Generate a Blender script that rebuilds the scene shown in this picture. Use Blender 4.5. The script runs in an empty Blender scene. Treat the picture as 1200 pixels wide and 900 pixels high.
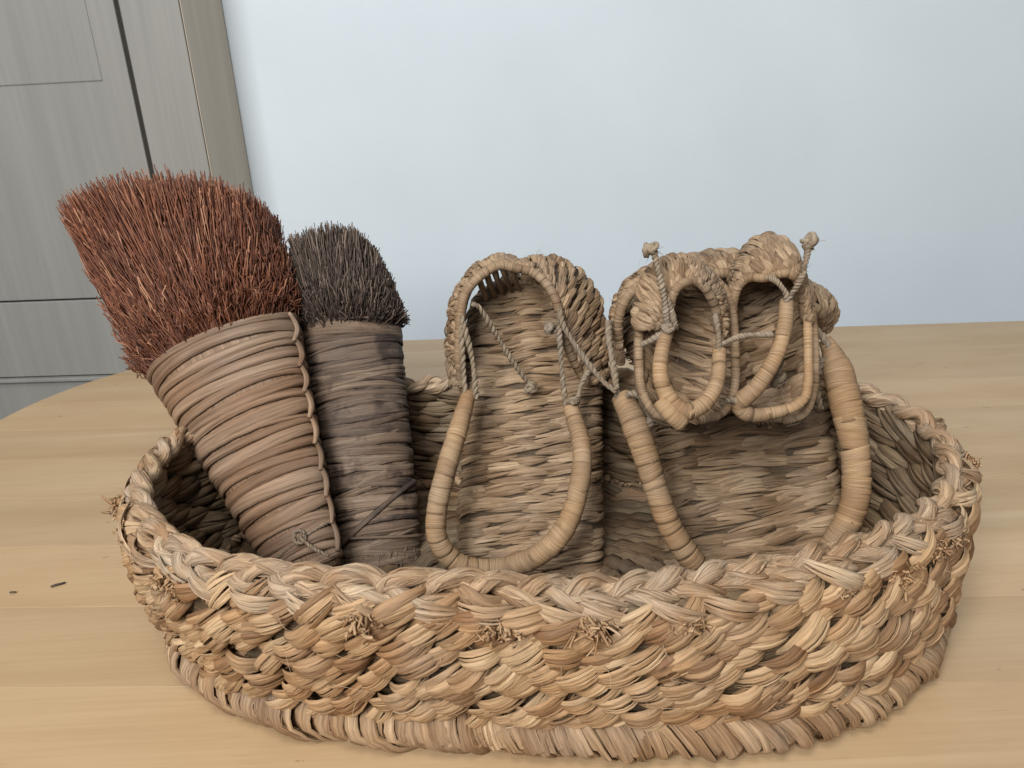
import bpy, math, random
import numpy as np
from mathutils import Matrix, Vector

rng = np.random.default_rng(7)
random.seed(7)
scene = bpy.context.scene
col = scene.collection

# ------------------------------------------------------------------ camera
PITCH, ROLL, FPX, CAMH = math.radians(22), math.radians(3.0), 950.0, 0.32
CAM = np.array([0.0, 0.0, CAMH])
FWD = np.array([0, math.cos(PITCH), -math.sin(PITCH)])
_r0 = np.array([1.0, 0, 0]); _u0 = np.cross(_r0, FWD)
RGT = math.cos(ROLL) * _r0 - math.sin(ROLL) * _u0
UPV = math.sin(ROLL) * _r0 + math.cos(ROLL) * _u0
cd = bpy.data.cameras.new('camera'); cam = bpy.data.objects.new('camera', cd); col.objects.link(cam)
cd.sensor_width = 36; cd.lens = 36 * FPX / 1200; cd.clip_start = 0.01; cd.clip_end = 50
cam.matrix_world = Matrix(((RGT[0], UPV[0], -FWD[0], CAM[0]), (RGT[1], UPV[1], -FWD[1], CAM[1]),
                           (RGT[2], UPV[2], -FWD[2], CAM[2]), (0, 0, 0, 1)))
scene.camera = cam

# ------------------------------------------------------------------ world, lamps, exposure
w = bpy.data.worlds.new('World'); scene.world = w; w.use_nodes = True
bg = w.node_tree.nodes['Background']; bg.inputs[0].default_value = (0.86, 0.93, 1.0, 1); bg.inputs[1].default_value = 0.15
def area(name, loc, target, size, energy, color):
    l = bpy.data.lights.new(name, 'AREA'); l.energy = energy; l.color = color; l.size = size
    o = bpy.data.objects.new(name, l); col.objects.link(o); o.location = loc
    o.rotation_euler = (Vector(target) - Vector(loc)).to_track_quat('-Z', 'Y').to_euler(); return o
area('window_light', (-0.62, -0.95, 1.2), (0.0, 0.6, 0.1), .75, 41, (1.0, 0.98, 0.955))
area('ceiling_light', (-0.2, -0.35, 2.0), (0.05, 0.6, 0), 0.8, 20, (1.0, 0.965, 0.92))
scene.view_settings.view_transform = 'Standard'; scene.view_settings.look = 'None'
scene.view_settings.exposure = 0.0; scene.view_settings.gamma = 1.0

# ------------------------------------------------------------------ helpers
def ray(px, py):
    return FWD * FPX + RGT * (px - 600) - UPV * (py - 450)
def on_z(px, py, z):
    d = ray(px, py); return CAM + d * ((z - CAM[2]) / d[2])
def on_y(px, py, y):
    d = ray(px, py); return CAM + d * (y / d[1])
class Frame:                                   # a leaning plane in the place; n faces the room
    def __init__(s, O, lean, yaw=0):
        s.O = np.array(O, float); L = math.radians(lean); Y = math.radians(yaw)
        n0 = np.array([math.sin(Y), -math.cos(Y), 0]); Z = np.array([0, 0, 1.0])
        s.b = math.cos(L) * Z - math.sin(L) * n0; s.n = math.cos(L) * n0 + math.sin(L) * Z
        s.a = np.cross(s.b, s.n)
    def P(s, px, py, w=0.0):
        d = ray(px, py); o = s.O + s.n * w
        return CAM + d * (np.dot(o - CAM, s.n) / np.dot(d, s.n))
    def poly(s, pts, w=None):
        return np.array([s.P(p[0], p[1], p[2] if len(p) > 2 else (w or 0)) for p in pts])

def unit(v): return v / np.maximum(np.linalg.norm(v, axis=-1, keepdims=True), 1e-9)
def spline(pts, n, closed=False):              # Catmull-Rom, evenly resampled
    p = np.asarray(pts, float); m = len(p)
    if closed: q = np.vstack([p[-1], p, p[0], p[1]]); segs = m
    else: q = np.vstack([2 * p[0] - p[1], p, 2 * p[-1] - p[-2]]); segs = m - 1
    out = []
    for i in range(segs):
        a, b, c, d = q[i:i + 4]
        for t in np.linspace(0, 1, 16, endpoint=False):
            out.append(0.5 * ((2 * b) + (c - a) * t + (2 * a - 5 * b + 4 * c - d) * t * t + (3 * b - a - 3 * c + d) * t ** 3))
    out.append(q[1] if closed else p[-1]); out = np.array(out)
    L = np.r_[0, np.cumsum(np.linalg.norm(np.diff(out, axis=0), axis=1))]
    u = np.linspace(0, L[-1], n + 1)[:-1] if closed else np.linspace(0, L[-1], n)
    return np.stack([np.interp(u, L, out[:, k]) for k in range(out.shape[1])], 1)
def at_len(path, u):                            # point on polyline at fraction u (array)
    L = np.linspace(0, 1, len(path)); u = np.asarray(u)
    return np.stack([np.interp(u, L, path[:, k]) for k in range(3)], -1)

class MB:
    def __init__(s): s.V = []; s.F = []; s.UV = []; s.R = []; s.n = 0
    def tube(s, pts, N, wid, thk, nseg=10, ridges=0, amp=0.0, twist=0.0, rnd=0.5, closed=False, jag=0.0):
        pts = np.asarray(pts, float); n = len(pts)
        if closed: T = np.roll(pts, -1, 0) - np.roll(pts, 1, 0)
        else: T = np.gradient(pts, axis=0)
        T = unit(T); N = np.broadcast_to(np.asarray(N, float), pts.shape)
        N = unit(N - T * (N * T).sum(1, keepdims=True)); B = np.cross(T, N)
        wid = np.broadcast_to(np.asarray(wid, float), (n,)); thk = np.broadcast_to(np.asarray(thk, float), (n,))
        if not closed:
            pts = np.vstack([pts[:1], pts, pts[-1:]]); N = np.vstack([N[:1], N, N[-1:]]); B = np.vstack([B[:1], B, B[-1:]])
            wid = np.r_[wid[0] * .04, wid, wid[-1] * .04]; thk = np.r_[thk[0] * .04, thk, thk[-1] * .04]; n += 2
        a = np.arange(nseg) / nseg * 2 * np.pi - np.pi / 2
        tw = np.linspace(0, twist, n)[:, None]
        m = np.ones((n, nseg))
        if ridges:
            ph = rng.uniform(0, 6.28)
            m += amp * np.cos(ridges * a[None, :] + ph + tw * ridges) + amp * .6 * np.cos((ridges * 2 + 1) * a[None, :] + ph * 2 + tw * ridges)
        if jag: m += rng.normal(0, jag, (n, nseg))
        A = a[None, :] + tw
        v = pts[:, None] + B[:, None] * (np.cos(A) * wid[:, None] * m)[..., None] + N[:, None] * (np.sin(A) * thk[:, None] * m)[..., None]
        idx = np.arange(n * nseg).reshape(n, nseg) + s.n
        nx = np.roll(idx, -1, 1)
        if closed: i0, i1 = idx, np.roll(idx, -1, 0); j0, j1 = nx, np.roll(nx, -1, 0)
        else: i0, i1, j0, j1 = idx[:-1], idx[1:], nx[:-1], nx[1:]
        s.F.append(np.stack([i0, j0, j1, i1], -1).reshape(-1, 4))
        d = np.linalg.norm(np.diff(np.vstack([pts, pts[:1]]), axis=0), axis=1); u = np.r_[0, np.cumsum(d)]
        rows = i0.shape[0]; per = 2 * math.pi * float((wid.mean() + thk.mean()) / 2)
        va = np.arange(nseg + 1) / nseg * per; off = rng.uniform(0, 5)
        U0 = np.repeat(u[:rows, None], nseg, 1); U1 = np.repeat(u[1:rows + 1, None], nseg, 1)
        V0 = np.repeat(va[None, :-1], rows, 0); V1 = np.repeat(va[None, 1:], rows, 0)
        s.UV.append((np.stack([np.stack([U0, V0], -1), np.stack([U0, V1], -1), np.stack([U1, V1], -1), np.stack([U1, V0], -1)], 2) + off).reshape(-1, 4, 2))
        s.V.append(v.reshape(-1, 3)); s.R.append(np.full(n * nseg, rnd)); s.n += n * nseg
    def hairs(s, paths, r, rnd, taper=0.35, tip=0.0):    # M x K x 3 thin three-sided strands
        M, K, _ = paths.shape
        T = unit(np.gradient(paths, axis=1)); h = unit(rng.normal(size=(M, 1, 3)))
        A = unit(np.cross(T, h)); B = np.cross(T, A)
        rr = (np.asarray(r).reshape(-1, 1) * np.linspace(1, taper, K)[None, :])[..., None]
        ring = [paths + (A * math.cos(k) + B * math.sin(k)) * rr for k in (0, 2.094, 4.189)]
        v = np.stack(ring, 2)
        idx = np.arange(M * K * 3).reshape(M, K, 3) + s.n; nx = np.roll(idx, -1, 2)
        s.F.append(np.stack([idx[:, :-1], nx[:, :-1], nx[:, 1:], idx[:, 1:]], -1).reshape(-1, 4))
        nf = M * (K - 1) * 3; u = np.broadcast_to(np.linspace(0, .05, K)[None, :-1, None], (M, K - 1, 3)).reshape(-1)
        uv = np.zeros((nf, 4, 2)); uv[..., 0] = u[:, None]; s.UV.append(uv)
        s.V.append(v.reshape(-1, 3)); s.R.append(np.clip(np.asarray(rnd)[:, None, None] + tip * (np.linspace(0, 1, K) ** 5)[None, :, None] + np.zeros((1, 1, 3)), 0, 1).ravel()); s.n += M * K * 3
    def grid(s, G, rnd=0.5, closed_u=False):    # n x m x 3 sheet
        n, m, _ = G.shape; idx = np.arange(n * m).reshape(n, m) + s.n
        if closed_u: idx = np.vstack([idx, idx[:1]])
        q = np.stack([idx[:-1, :-1], idx[:-1, 1:], idx[1:, 1:], idx[1:, :-1]], -1).reshape(-1, 4)
        s.F.append(q); P = G.reshape(-1, 3); uv = np.stack([P[:, 0] + P[:, 1], P[:, 2] * 1.0], -1)
        s.UV.append(uv[q - s.n]); s.V.append(P); s.R.append(np.full(n * m, rnd)); s.n += n * m
    def build(s, name, mat, parent=None, kind=None, smooth=True, crease=0):
        V = np.vstack(s.V); F = np.vstack(s.F); UV = np.vstack(s.UV)
        me = bpy.data.meshes.new(name); me.vertices.add(len(V)); me.vertices.foreach_set('co', V.ravel())
        me.loops.add(F.size); me.loops.foreach_set('vertex_index', F.ravel().astype(np.int32))
        me.polygons.add(len(F)); me.polygons.foreach_set('loop_start', np.arange(0, F.size, 4, dtype=np.int32))
        me.polygons.foreach_set('loop_total', np.full(len(F), 4, dtype=np.int32))
        uvl = me.uv_layers.new(name='UVMap'); uvl.data.foreach_set('uv', UV.ravel().astype(np.float32))
        at = me.attributes.new('rnd', 'FLOAT', 'POINT'); at.data.foreach_set('value', np.concatenate(s.R).astype(np.float32))
        me.update(); me.validate()
        me.polygons.foreach_set('use_smooth', np.full(len(me.polygons), smooth))
        if crease: me.set_sharp_from_angle(angle=math.radians(crease))
        me.materials.append(mat); o = bpy.data.objects.new(name, me); col.objects.link(o)
        if parent: o.parent = parent; o.matrix_parent_inverse = parent.matrix_world.inverted()
        if kind: o['kind'] = kind
        return o
def thing(name, label, cat, loc=(0, 0, 0), group=None):
    o = bpy.data.objects.new(name, None); col.objects.link(o); o.empty_display_size = 0.02
    o.location = loc; o.matrix_world = Matrix.Translation(loc)
    o['label'] = label; o['category'] = cat
    if group: o['group'] = group
    return o
def poly_obj(name, verts, faces, mat, parent=None, bevel=0.0, seg=2):
    me = bpy.data.meshes.new(name); me.from_pydata([tuple(v) for v in verts], [], faces); me.update()
    me.materials.append(mat); o = bpy.data.objects.new(name, me); col.objects.link(o)
    if parent: o.parent = parent; o.matrix_parent_inverse = parent.matrix_world.inverted()
    if bevel:
        b = o.modifiers.new('bevel', 'BEVEL'); b.width = bevel; b.segments = seg; b.limit_method = 'ANGLE'
    return o
def box(name, lo, hi, mat, parent=None, bevel=0.0, rot=None):
    (x0, y0, z0), (x1, y1, z1) = lo, hi
    v = np.array([(x, y, z) for z in (z0, z1) for y in (y0, y1) for x in (x0, x1)], float)
    if rot is not None: v = rot(v)
    return poly_obj(name, v, [(0, 2, 3, 1), (4, 5, 7, 6), (0, 1, 5, 4), (2, 6, 7, 3), (0, 4, 6, 2), (1, 3, 7, 5)], mat, parent, bevel)

# ------------------------------------------------------------------ materials
class NT:
    def __init__(s, name):
        s.m = bpy.data.materials.new(name); s.m.use_nodes = True; s.t = s.m.node_tree; s.b = s.t.nodes['Principled BSDF']
    def n(s, typ, **kw):
        x = s.t.nodes.new(typ)
        for k, v in kw.items():
            if k in x.inputs: x.inputs[k].default_value = v
            else: setattr(x, k, v)
        return x
    def l(s, a, b): s.t.links.new(a, b)
    def ramp(s, fac, stops):
        r = s.n('ShaderNodeValToRGB'); e = r.color_ramp.elements
        e[0].position, e[0].color = stops[0][0], (*stops[0][1], 1); e[1].position, e[1].color = stops[-1][0], (*stops[-1][1], 1)
        for p, c in stops[1:-1]: k = e.new(p); k.color = (*c, 1)
        s.l(fac, r.inputs[0]); return r.outputs[0]
    def mix(s, fac, a, b, mode='MIX'):
        m = s.n('ShaderNodeMix', data_type='RGBA', blend_type=mode)
        for k, v in ((0, fac), (6, a), (7, b)):
            if hasattr(v, 'is_linked') or isinstance(v, bpy.types.NodeSocket): s.l(v, m.inputs[k])
            else: m.inputs[k].default_value = v if k == 0 else (*v, 1)
        return m.outputs[2]
    def math(s, op, a, b):
        m = s.n('ShaderNodeMath', operation=op)
        for k, v in ((0, a), (1, b)):
            if isinstance(v, bpy.types.NodeSocket): s.l(v, m.inputs[k])
            else: m.inputs[k].default_value = v
        return m.outputs[0]
    def noise(s, vec, scale, detail=3, rough=.55):
        t = s.n('ShaderNodeTexNoise', Scale=scale, Detail=detail, Roughness=rough); s.l(vec, t.inputs['Vector']); return t.outputs['Fac']
    def mapped(s, vec, sc):
        m = s.n('ShaderNodeMapping'); m.inputs['Scale'].default_value = sc; s.l(vec, m.inputs[0]); return m.outputs[0]

def straw(name, stops, grey=(.42, .38, .33), greyamt=.45, streak=(.5, 1.15), dark=None, su=40, sv=950, bump=.8, rough=.62, patch=28):
    k = NT(name); uv = k.n('ShaderNodeUVMap').outputs[0]; tc = k.n('ShaderNodeTexCoord').outputs['Object']
    r = k.n('ShaderNodeAttribute', attribute_name='rnd').outputs['Fac']
    base = k.ramp(r, stops)
    lump = k.noise(tc, patch, 3)
    g = k.ramp(lump, [(.42, (0, 0, 0)), (.68, (greyamt,) * 3)])
    c = k.mix(g, base, grey)
    if dark:
        d = k.ramp(k.noise(tc, dark[1], 4, .65), [(dark[2], (0, 0, 0)), (dark[2] + .12, (1, 1, 1))])
        c = k.mix(d, c, dark[0])
    f = k.noise(k.mapped(uv, (su, sv, 1)), 1.0, 3, .6)
    lo, hi = streak
    c = k.mix(1.0, c, k.ramp(f, [(.3, (lo, lo * .96, lo * .9)), (.7, (hi,) * 3)]), 'MULTIPLY')
    k.l(c, k.b.inputs['Base Color']); k.b.inputs['Roughness'].default_value = rough; k.b.inputs['Specular IOR Level'].default_value = .3
    bm = k.n('ShaderNodeBump', Strength=bump, Distance=.0018); k.l(f, bm.inputs['Height']); k.l(bm.outputs[0], k.b.inputs['Normal'])
    return k.m
M = {}
M['basket'] = straw('basket_straw', [(0, (0.212, 0.106, 0.047)), (.3, (0.360, 0.210, 0.104)), (.65, (0.466, 0.294, 0.155)), (1, (0.551, 0.389, 0.230))], grey=(.42, .335, .24), greyamt=.35)
M['rim'] = straw('rim_straw', [(0, (0.318, 0.192, 0.104)), (.5, (0.456, 0.310, 0.189)), (1, (0.562, 0.419, 0.270))], grey=(.48, .41, .325), greyamt=.5, patch=45)
M['base'] = straw('base_straw', [(0, (0.254, 0.148, 0.077)), (.5, (0.382, 0.246, 0.140)), (1, (0.477, 0.330, 0.198))], grey=(.38, .31, .24), greyamt=.4)
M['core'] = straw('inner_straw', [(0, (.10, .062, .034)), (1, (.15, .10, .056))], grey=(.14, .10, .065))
M['inner'] = straw('basket_inner_straw_shaded', [(0, (.105, .060, .030)), (.5, (.175, .112, .06)), (1, (.245, .178, .105))], grey=(.20, .17, .125), greyamt=.5)  # browner inner weave, darkened further so interior shade is in the colour
M['sandal'] = straw('sandal_straw', [(0, (0.212, 0.133, 0.074)), (.5, (0.329, 0.219, 0.130)), (1, (0.435, 0.310, 0.194))], grey=(.33, .265, .20), greyamt=.4)
M['sandal_core'] = straw('sandal_core_straw', [(0, (.10, .067, .04)), (1, (.13, .09, .056))], grey=(.12, .09, .06))
M['strap'] = straw('strap_straw', [(0, (0.297, 0.177, 0.090)), (.5, (0.387, 0.246, 0.133)), (1, (0.456, 0.310, 0.180))], grey=(.29, .235, .175), greyamt=.45, streak=(.58, 1.14), su=1300, sv=50, bump=.5)
M['sandal_wrap'] = straw('sandal_wrap_straw', [(0, (0.223, 0.140, 0.077)), (.5, (0.318, 0.210, 0.123)), (1, (0.403, 0.286, 0.180))], grey=(.31, .25, .19), greyamt=.4, su=1300, sv=50, bump=.5)
M['cord'] = straw('cord_straw', [(0, (.27, .20, .135)), (1, (.41, .33, .235))], su=90, sv=1800)
M['vine'] = straw('vine_binding', [(0, (.17, .094, .054)), (.5, (.25, .152, .092)), (1, (.315, .21, .138))], grey=(.30, .235, .18), greyamt=.65, streak=(.55, 1.15), su=22, sv=600, bump=.7, patch=14)
M['dark_vine'] = straw('dark_binding', [(0, (.12, .078, .052)), (.5, (.185, .128, .088)), (1, (.26, .19, .135))], grey=(.20, .155, .125), greyamt=.5, dark=((.075, .048, .038), 34, .54), streak=(.5, 1.2), su=25, sv=1500, bump=.6)
M['stain_vine'] = straw('stained_binding', [(0, (0.090, 0.061, 0.045)), (1, (0.201, 0.143, 0.104))], grey=(.14, .115, .10), dark=((.060, .043, .037), 30, .5), su=25, sv=1500, bump=.6)
M['coir'] = straw('coir_bristle', [(0, (.070, .025, .014)), (.4, (.145, .050, .026)), (.8, (.235, .092, .048)), (1, (.40, .21, .125))], greyamt=0, streak=(.8, 1.1), bump=.1, rough=.45)
M['grey_bristle'] = straw('grey_bristle', [(0, (.032, .022, .017)), (.6, (.085, .060, .048)), (1, (.24, .18, .14))], greyamt=0, streak=(.8, 1.1), bump=.1, rough=.5)

def wood_mat():
    k = NT('table_wood'); tc = k.n('ShaderNodeTexCoord').outputs['Object']
    r = k.n('ShaderNodeObjectInfo').outputs['Random']
    add = k.n('ShaderNodeVectorMath', operation='ADD'); k.l(tc, add.inputs[0])
    cx = k.n('ShaderNodeCombineXYZ'); k.l(k.math('MULTIPLY', r, 7.0), cx.inputs[0]); k.l(k.math('MULTIPLY', r, 31.0), cx.inputs[1]); k.l(cx.outputs[0], add.inputs[1]); v = add.outputs[0]
    grain = k.noise(k.mapped(v, (1.4, 16, 1)), 1.6, 4, .5)
    fine = k.noise(k.mapped(v, (9, 420, 1)), 1.0, 3, .6)
    blot = k.noise(k.mapped(tc, (6, 13, 1)), 1.0, 4, .6)
    c = k.ramp(grain, [(.2, (.39, .27, .152)), (.5, (.445, .32, .188)), (.8, (.49, .368, .232))])
    c = k.mix(.4, c, k.ramp(fine, [(.3, (.86, .83, .79)), (.7, (1.08, 1.08, 1.06))]), 'MULTIPLY')
    c = k.mix(k.ramp(blot, [(.45, (0, 0, 0)), (.72, (.5,) * 3)]), c, (.37, .235, .128))
    c = k.mix(1.0, c, k.ramp(r, [(0, (.93, .93, .92)), (1, (1.06, 1.05, 1.04))]), 'MULTIPLY')
    pores = k.noise(k.mapped(v, (26, 900, 1)), 1.0, 2, .5)
    c = k.mix(k.ramp(pores, [(.66, (0, 0, 0)), (.74, (.45,) * 3)]), c, (.28, .19, .11))
    lt = k.noise(k.mapped(v, (1.1, 55, 1)), 1.0, 2, .4)
    c = k.mix(k.ramp(lt, [(.66, (0, 0, 0)), (.78, (.3,) * 3)]), c, (.62, .49, .34))
    sp = k.n('ShaderNodeTexVoronoi', Scale=1.0); k.l(k.mapped(tc, (17, 41, 1)), sp.inputs['Vector'])
    smask = k.math('MULTIPLY', k.math('LESS_THAN', k.math('ADD', sp.outputs['Distance'], k.math('MULTIPLY', k.noise(tc, 160), .22)), .15), .45)
    c = k.mix(smask, c, (.17, .115, .07))
    k.l(c, k.b.inputs['Base Color'])
    k.l(k.ramp(blot, [(.3, (.34,) * 3), (.7, (.48,) * 3)]), k.b.inputs['Roughness'])
    k.b.inputs['Specular IOR Level'].default_value = .42
    bm = k.n('ShaderNodeBump', Strength=.12, Distance=.0006); k.l(fine, bm.inputs['Height']); k.l(bm.outputs[0], k.b.inputs['Normal'])
    return k.m
M['wood'] = wood_mat()
def cabinet_mat(name, a, b):
    k = NT(name); tc = k.n('ShaderNodeTexCoord').outputs['Object']
    g = k.noise(k.mapped(tc, (40, 40, 2.2)), 1.0, 4, .6); f = k.noise(k.mapped(tc, (260, 260, 6)), 1.0, 2)
    c = k.ramp(g, [(.3, a), (.7, b)]); c = k.mix(.4, c, k.ramp(f, [(.3, (.86,) * 3), (.7, (1.05,) * 3)]), 'MULTIPLY')
    k.l(c, k.b.inputs['Base Color']); k.b.inputs['Roughness'].default_value = .45
    return k.m
M['cab'] = cabinet_mat('grey_oak_laminate', (.255, .255, .24), (.295, .295, .275))
M['cabside'] = cabinet_mat('brown_oak_laminate', (.47, .395, .30), (.56, .475, .37))
def flat_mat(name, c, rough, n=60, amt=.06):
    k = NT(name); tc = k.n('ShaderNodeTexCoord').outputs['Object']; f = k.noise(tc, n, 4)
    k.l(k.ramp(f, [(.3, tuple(x * (1 - amt) for x in c)), (.7, tuple(x * (1 + amt) for x in c))]), k.b.inputs['Base Color']); k.b.inputs['Roughness'].default_value = rough
    bm = k.n('ShaderNodeBump', Strength=.15, Distance=.001); k.l(k.noise(tc, 220, 3), bm.inputs['Height']); k.l(bm.outputs[0], k.b.inputs['Normal'])
    return k.m
M['wall'] = flat_mat('painted_wall', (.625, .71, .78), .7, 5, .03)
M['floor'] = flat_mat('floor_vinyl', (.30, .29, .28), .5)
M['gap'] = flat_mat('dark_gap', (.12, .105, .09), .8)

# ------------------------------------------------------------------ the setting: wall, floor, cabinet, table
WALLY, CABY = 1.165, 1.03
e0 = on_z(500, 400, 0); e1 = on_z(1200, 378, 0)
YAW = math.atan2(e1[1] - e0[1], e1[0] - e0[0]); EY = e0[1]
cy, sy = math.cos(YAW), math.sin(YAW)
def rotw(v):                                    # turn about (0, EY) so walls run along the table edge
    v = np.array(v, float); x, y = v[:, 0].copy(), v[:, 1] - EY
    v[:, 0] = x * cy - y * sy; v[:, 1] = x * sy + y * cy + EY; return v
def s_(o, kind='structure'): o['kind'] = kind; return o
s_(box('wall', (-3, WALLY, -.75), (3, WALLY + .1, 2.4), M['wall'], rot=rotw))
s_(box('floor', (-3, -2, -.80), (3, WALLY + .1, -.752), M['floor'], rot=rotw))
# cabinet beside the wall
def cab_x(px, py, y):                           # x of a point of the cabinet front in the turned frame
    d = ray(px, py); n = np.array([-sy, cy, 0]); p0 = np.array([0, EY, 0]) + n * (y - EY)
    p = CAM + d * (np.dot(p0 - CAM, n) / np.dot(d, n)); q = p - np.array([0, EY, 0])
    return q[0] * cy + q[1] * sy, p[2]
XR = cab_x(228, 100, CABY)[0]
XG = cab_x(156, 100, CABY)[0]
ZP = cab_x(60, 98, CABY)[1]; ZG = cab_x(55, 353, CABY)[1]; ZL = cab_x(70, 442, CABY)[1]
cabt = thing('cabinet', 'grey wood-grain cabinet with panelled doors standing against the pale wall', 'cabinet', (XR - .4, CABY + .06, -.75))
box('carcass', (-1.5, CABY + .012, -.745), (XR - .0005, WALLY - .002, 1.6), M['gap'], cabt, .001, rotw)
box('side_panel', (XR, CABY + .001, -.747), (XR + .0008, WALLY - .003, 1.6), M['cabside'], cabt, 0, rotw)
def door(x0, x1, z0, z1, panel=None):
    d = box('door', (x0, CABY, z0), (x1, CABY + .0195, z1), M['cab'], cabt, .0015, rotw)
    if panel:
        px0, px1, pz0, pz1 = panel
        p = box('panel', (px0, CABY - .0015, pz0), (px1, CABY + .002, pz1), M['cab'], d, .0015, rotw)
G = .003
door(XG + G, XR - .001, ZG + G - 0.0, 1.59)
xpan = cab_x(120, 92, CABY)[0]
door(XG - .62, XG - G, ZG + .002, 1.59, (XG - .56, xpan, ZP, 1.5))
box('drawer_front', (XG - .62, CABY, ZL + .002), (XR - .001, CABY + .0195, ZG - .0005), M['cab'], cabt, .0012, rotw)
box('ledge', (XG - .62, CABY - .006, ZL - .005), (XR - .001, CABY + .0195, ZL + .0005), M['cab'], cabt, .0012, rotw)
box('drawer_front', (XG - .62, CABY, -.74), (XR - .001, CABY + .0195, ZL - .0062), M['cab'], cabt, .0012, rotw)

# table: boards glued side by side, rounded corner
tbl = thing('table', 'light pine table top of glued boards with a rounded corner', 'table', (0.15, .45, -.75))
TX0, TX1, TY0, TY1 = -.515, .95, -.02, EY
def top_half(y):                                # x-limits of the top at depth y
    def corner(yy, ry, rx):
        return 0 if yy < 0 else rx * (1 - math.sqrt(max(0, 1 - (yy / ry) ** 2)))
    dy = y - (TY1 - .245); x0 = TX0 + corner(dy, .245, .26); x1 = TX1 - corner(dy, .245, .26)
    return x0, x1
joints = [TY0, .06, .135, .215, .285, .352, .425, .497, .57, .64, .706, .775, .85, TY1]
for a, b in zip(joints[:-1], joints[1:]):
    ys = np.linspace(a + .00005, b - .00005, 12); vs = []; fs = []
    for z in (0.0, -.026):
        for y in ys:
            x0, x1 = top_half(y); vs += [(x0, y, z), (x1, y, z)]
    n = len(ys)
    for i in range(n - 1):
        fs += [(2 * i, 2 * i + 1, 2 * i + 3, 2 * i + 2), (2 * n + 2 * i, 2 * n + 2 * i + 2, 2 * n + 2 * i + 3, 2 * n + 2 * i + 1),
               (2 * i, 2 * i + 2, 2 * n + 2 * i + 2, 2 * n + 2 * i), (2 * i + 1, 2 * n + 2 * i + 1, 2 * n + 2 * i + 3, 2 * i + 3)]
    fs += [(0, 2 * n, 2 * n + 1, 1), (2 * n - 2, 2 * n - 1, 4 * n - 1, 4 * n - 2)]
    poly_obj('board', rotw(vs), fs, M['wood'], tbl, .00015, 1)
for x, y in ((-.3, .1), (.8, .1), (-.3, .72), (.8, .72)):
    box('leg', (x - .025, y - .025, -.751), (x + .025, y + .025, -.0265), M['wood'], tbl, .003, rotw)

# ------------------------------------------------------------------ weaving
def surf_normal(P, s, t, e=1e-3):
    ds = P(s + e, t) - P(s - e, t); dt = P(s, t + e) - P(s, t - e)
    return unit(np.cross(dt, ds))
def stitch(mb, P, s0, t0, ds, dt, wid, lift, sink, nrm_sign=1, rnd=.5, K=10, nseg=12, ridges=5, amp=.09, thick=.5, skew=0.0, base=0.0):
    q = np.linspace(-1, 1, K); t = t0 + q * dt; s = s0 + ds * q + skew * (1 - q * q)
    p = P(s, t); n = surf_normal(P, s, t) * nrm_sign
    bump = np.cos(q * np.pi / 2) ** .8
    prof = (1 - np.abs(q) ** 2.6) * .86 + .14
    p = p + n * (base - sink + (lift + sink) * bump)[:, None]
    mb.tube(p, n, wid * prof, wid * thick * prof, nseg, ridges, amp, rng.uniform(-.5, .5), rnd, jag=.015)

def bundle(mb, p, n, wid, thk, nb, rnd, nseg=7, conv=.7, spread=.8, flat=.42, closed=False, prof=None):
    K = len(p); q = np.linspace(-1, 1, K); n = np.broadcast_to(np.asarray(n, float), p.shape)
    T = unit(np.gradient(p, axis=0)); B = unit(np.cross(T, n)); N = unit(np.cross(B, T))
    if prof is None: prof = (1 - np.abs(q) ** 2.0) * .88 + .12
    order = rng.permutation(nb)
    for k in order:
        l = (-1 + 2 * (k + .5) / nb) * spread + rng.normal(0, .10)
        sk = rng.normal(0, .16); cv = 1 - conv * np.abs(q) ** rng.uniform(1.8, 3.2)
        lat = wid * (l * cv + sk * q); up = thk * (np.sqrt(max(0., 1 - l * l * .85)) * prof + rng.uniform(-.16, .2)) 
        pk = p + B * lat[:, None] + N * up[:, None]
        nn = unit(N + B * (l * .9 + rng.normal(0, .25)))
        ww = wid / nb * rng.uniform(.95, 1.7) * prof
        mb.tube(pk, nn, ww, ww * flat * rng.uniform(.8, 1.3), nseg, 0, 0, rng.uniform(-.7, .7), float(np.clip(rnd + rng.normal(0, .2), 0, 1)), jag=.05)
def stitch_b(mb, P, s0, t0, ds, dt, wid, lift, sink, nrm_sign=1, rnd=.5, K=10, nb=4, nseg=7, skew=0.0, flat=.42):
    q = np.linspace(-1, 1, K); t = t0 + q * dt; s = s0 + ds * q + skew * (1 - q * q)
    p = P(s, t); n = surf_normal(P, s, t) * nrm_sign
    p = p + n * (-sink + (lift + sink) * np.cos(q * np.pi / 2) ** .8 - wid * .35)[:, None]
    bundle(mb, p, n, wid, wid * .38, nb, rnd, nseg, flat=flat)
    return p, n
def loose(parent, pts, nrm, mat, n=120, length=.014, r=.00018):
    i = rng.integers(0, len(pts), n); p0 = pts[i]; d = unit(nrm[i] * .35 + rng.normal(size=(n, 3)) * .8)
    K = 6; L = rng.uniform(.35, 1, n) * length; b = rng.normal(size=(n, 3)) * .5
    q = np.linspace(0, 1, K)[None, :, None]
    paths = p0[:, None] + d[:, None] * (q * L[:, None, None]) + b[:, None] * (q ** 2 * L[:, None, None])
    mb = MB(); mb.hairs(paths, np.full(n, r) * rng.uniform(.6, 1.5, n), rng.uniform(.5, 1, n)); mb.build('loose_fibre', mat, parent, 'stuff')

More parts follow.
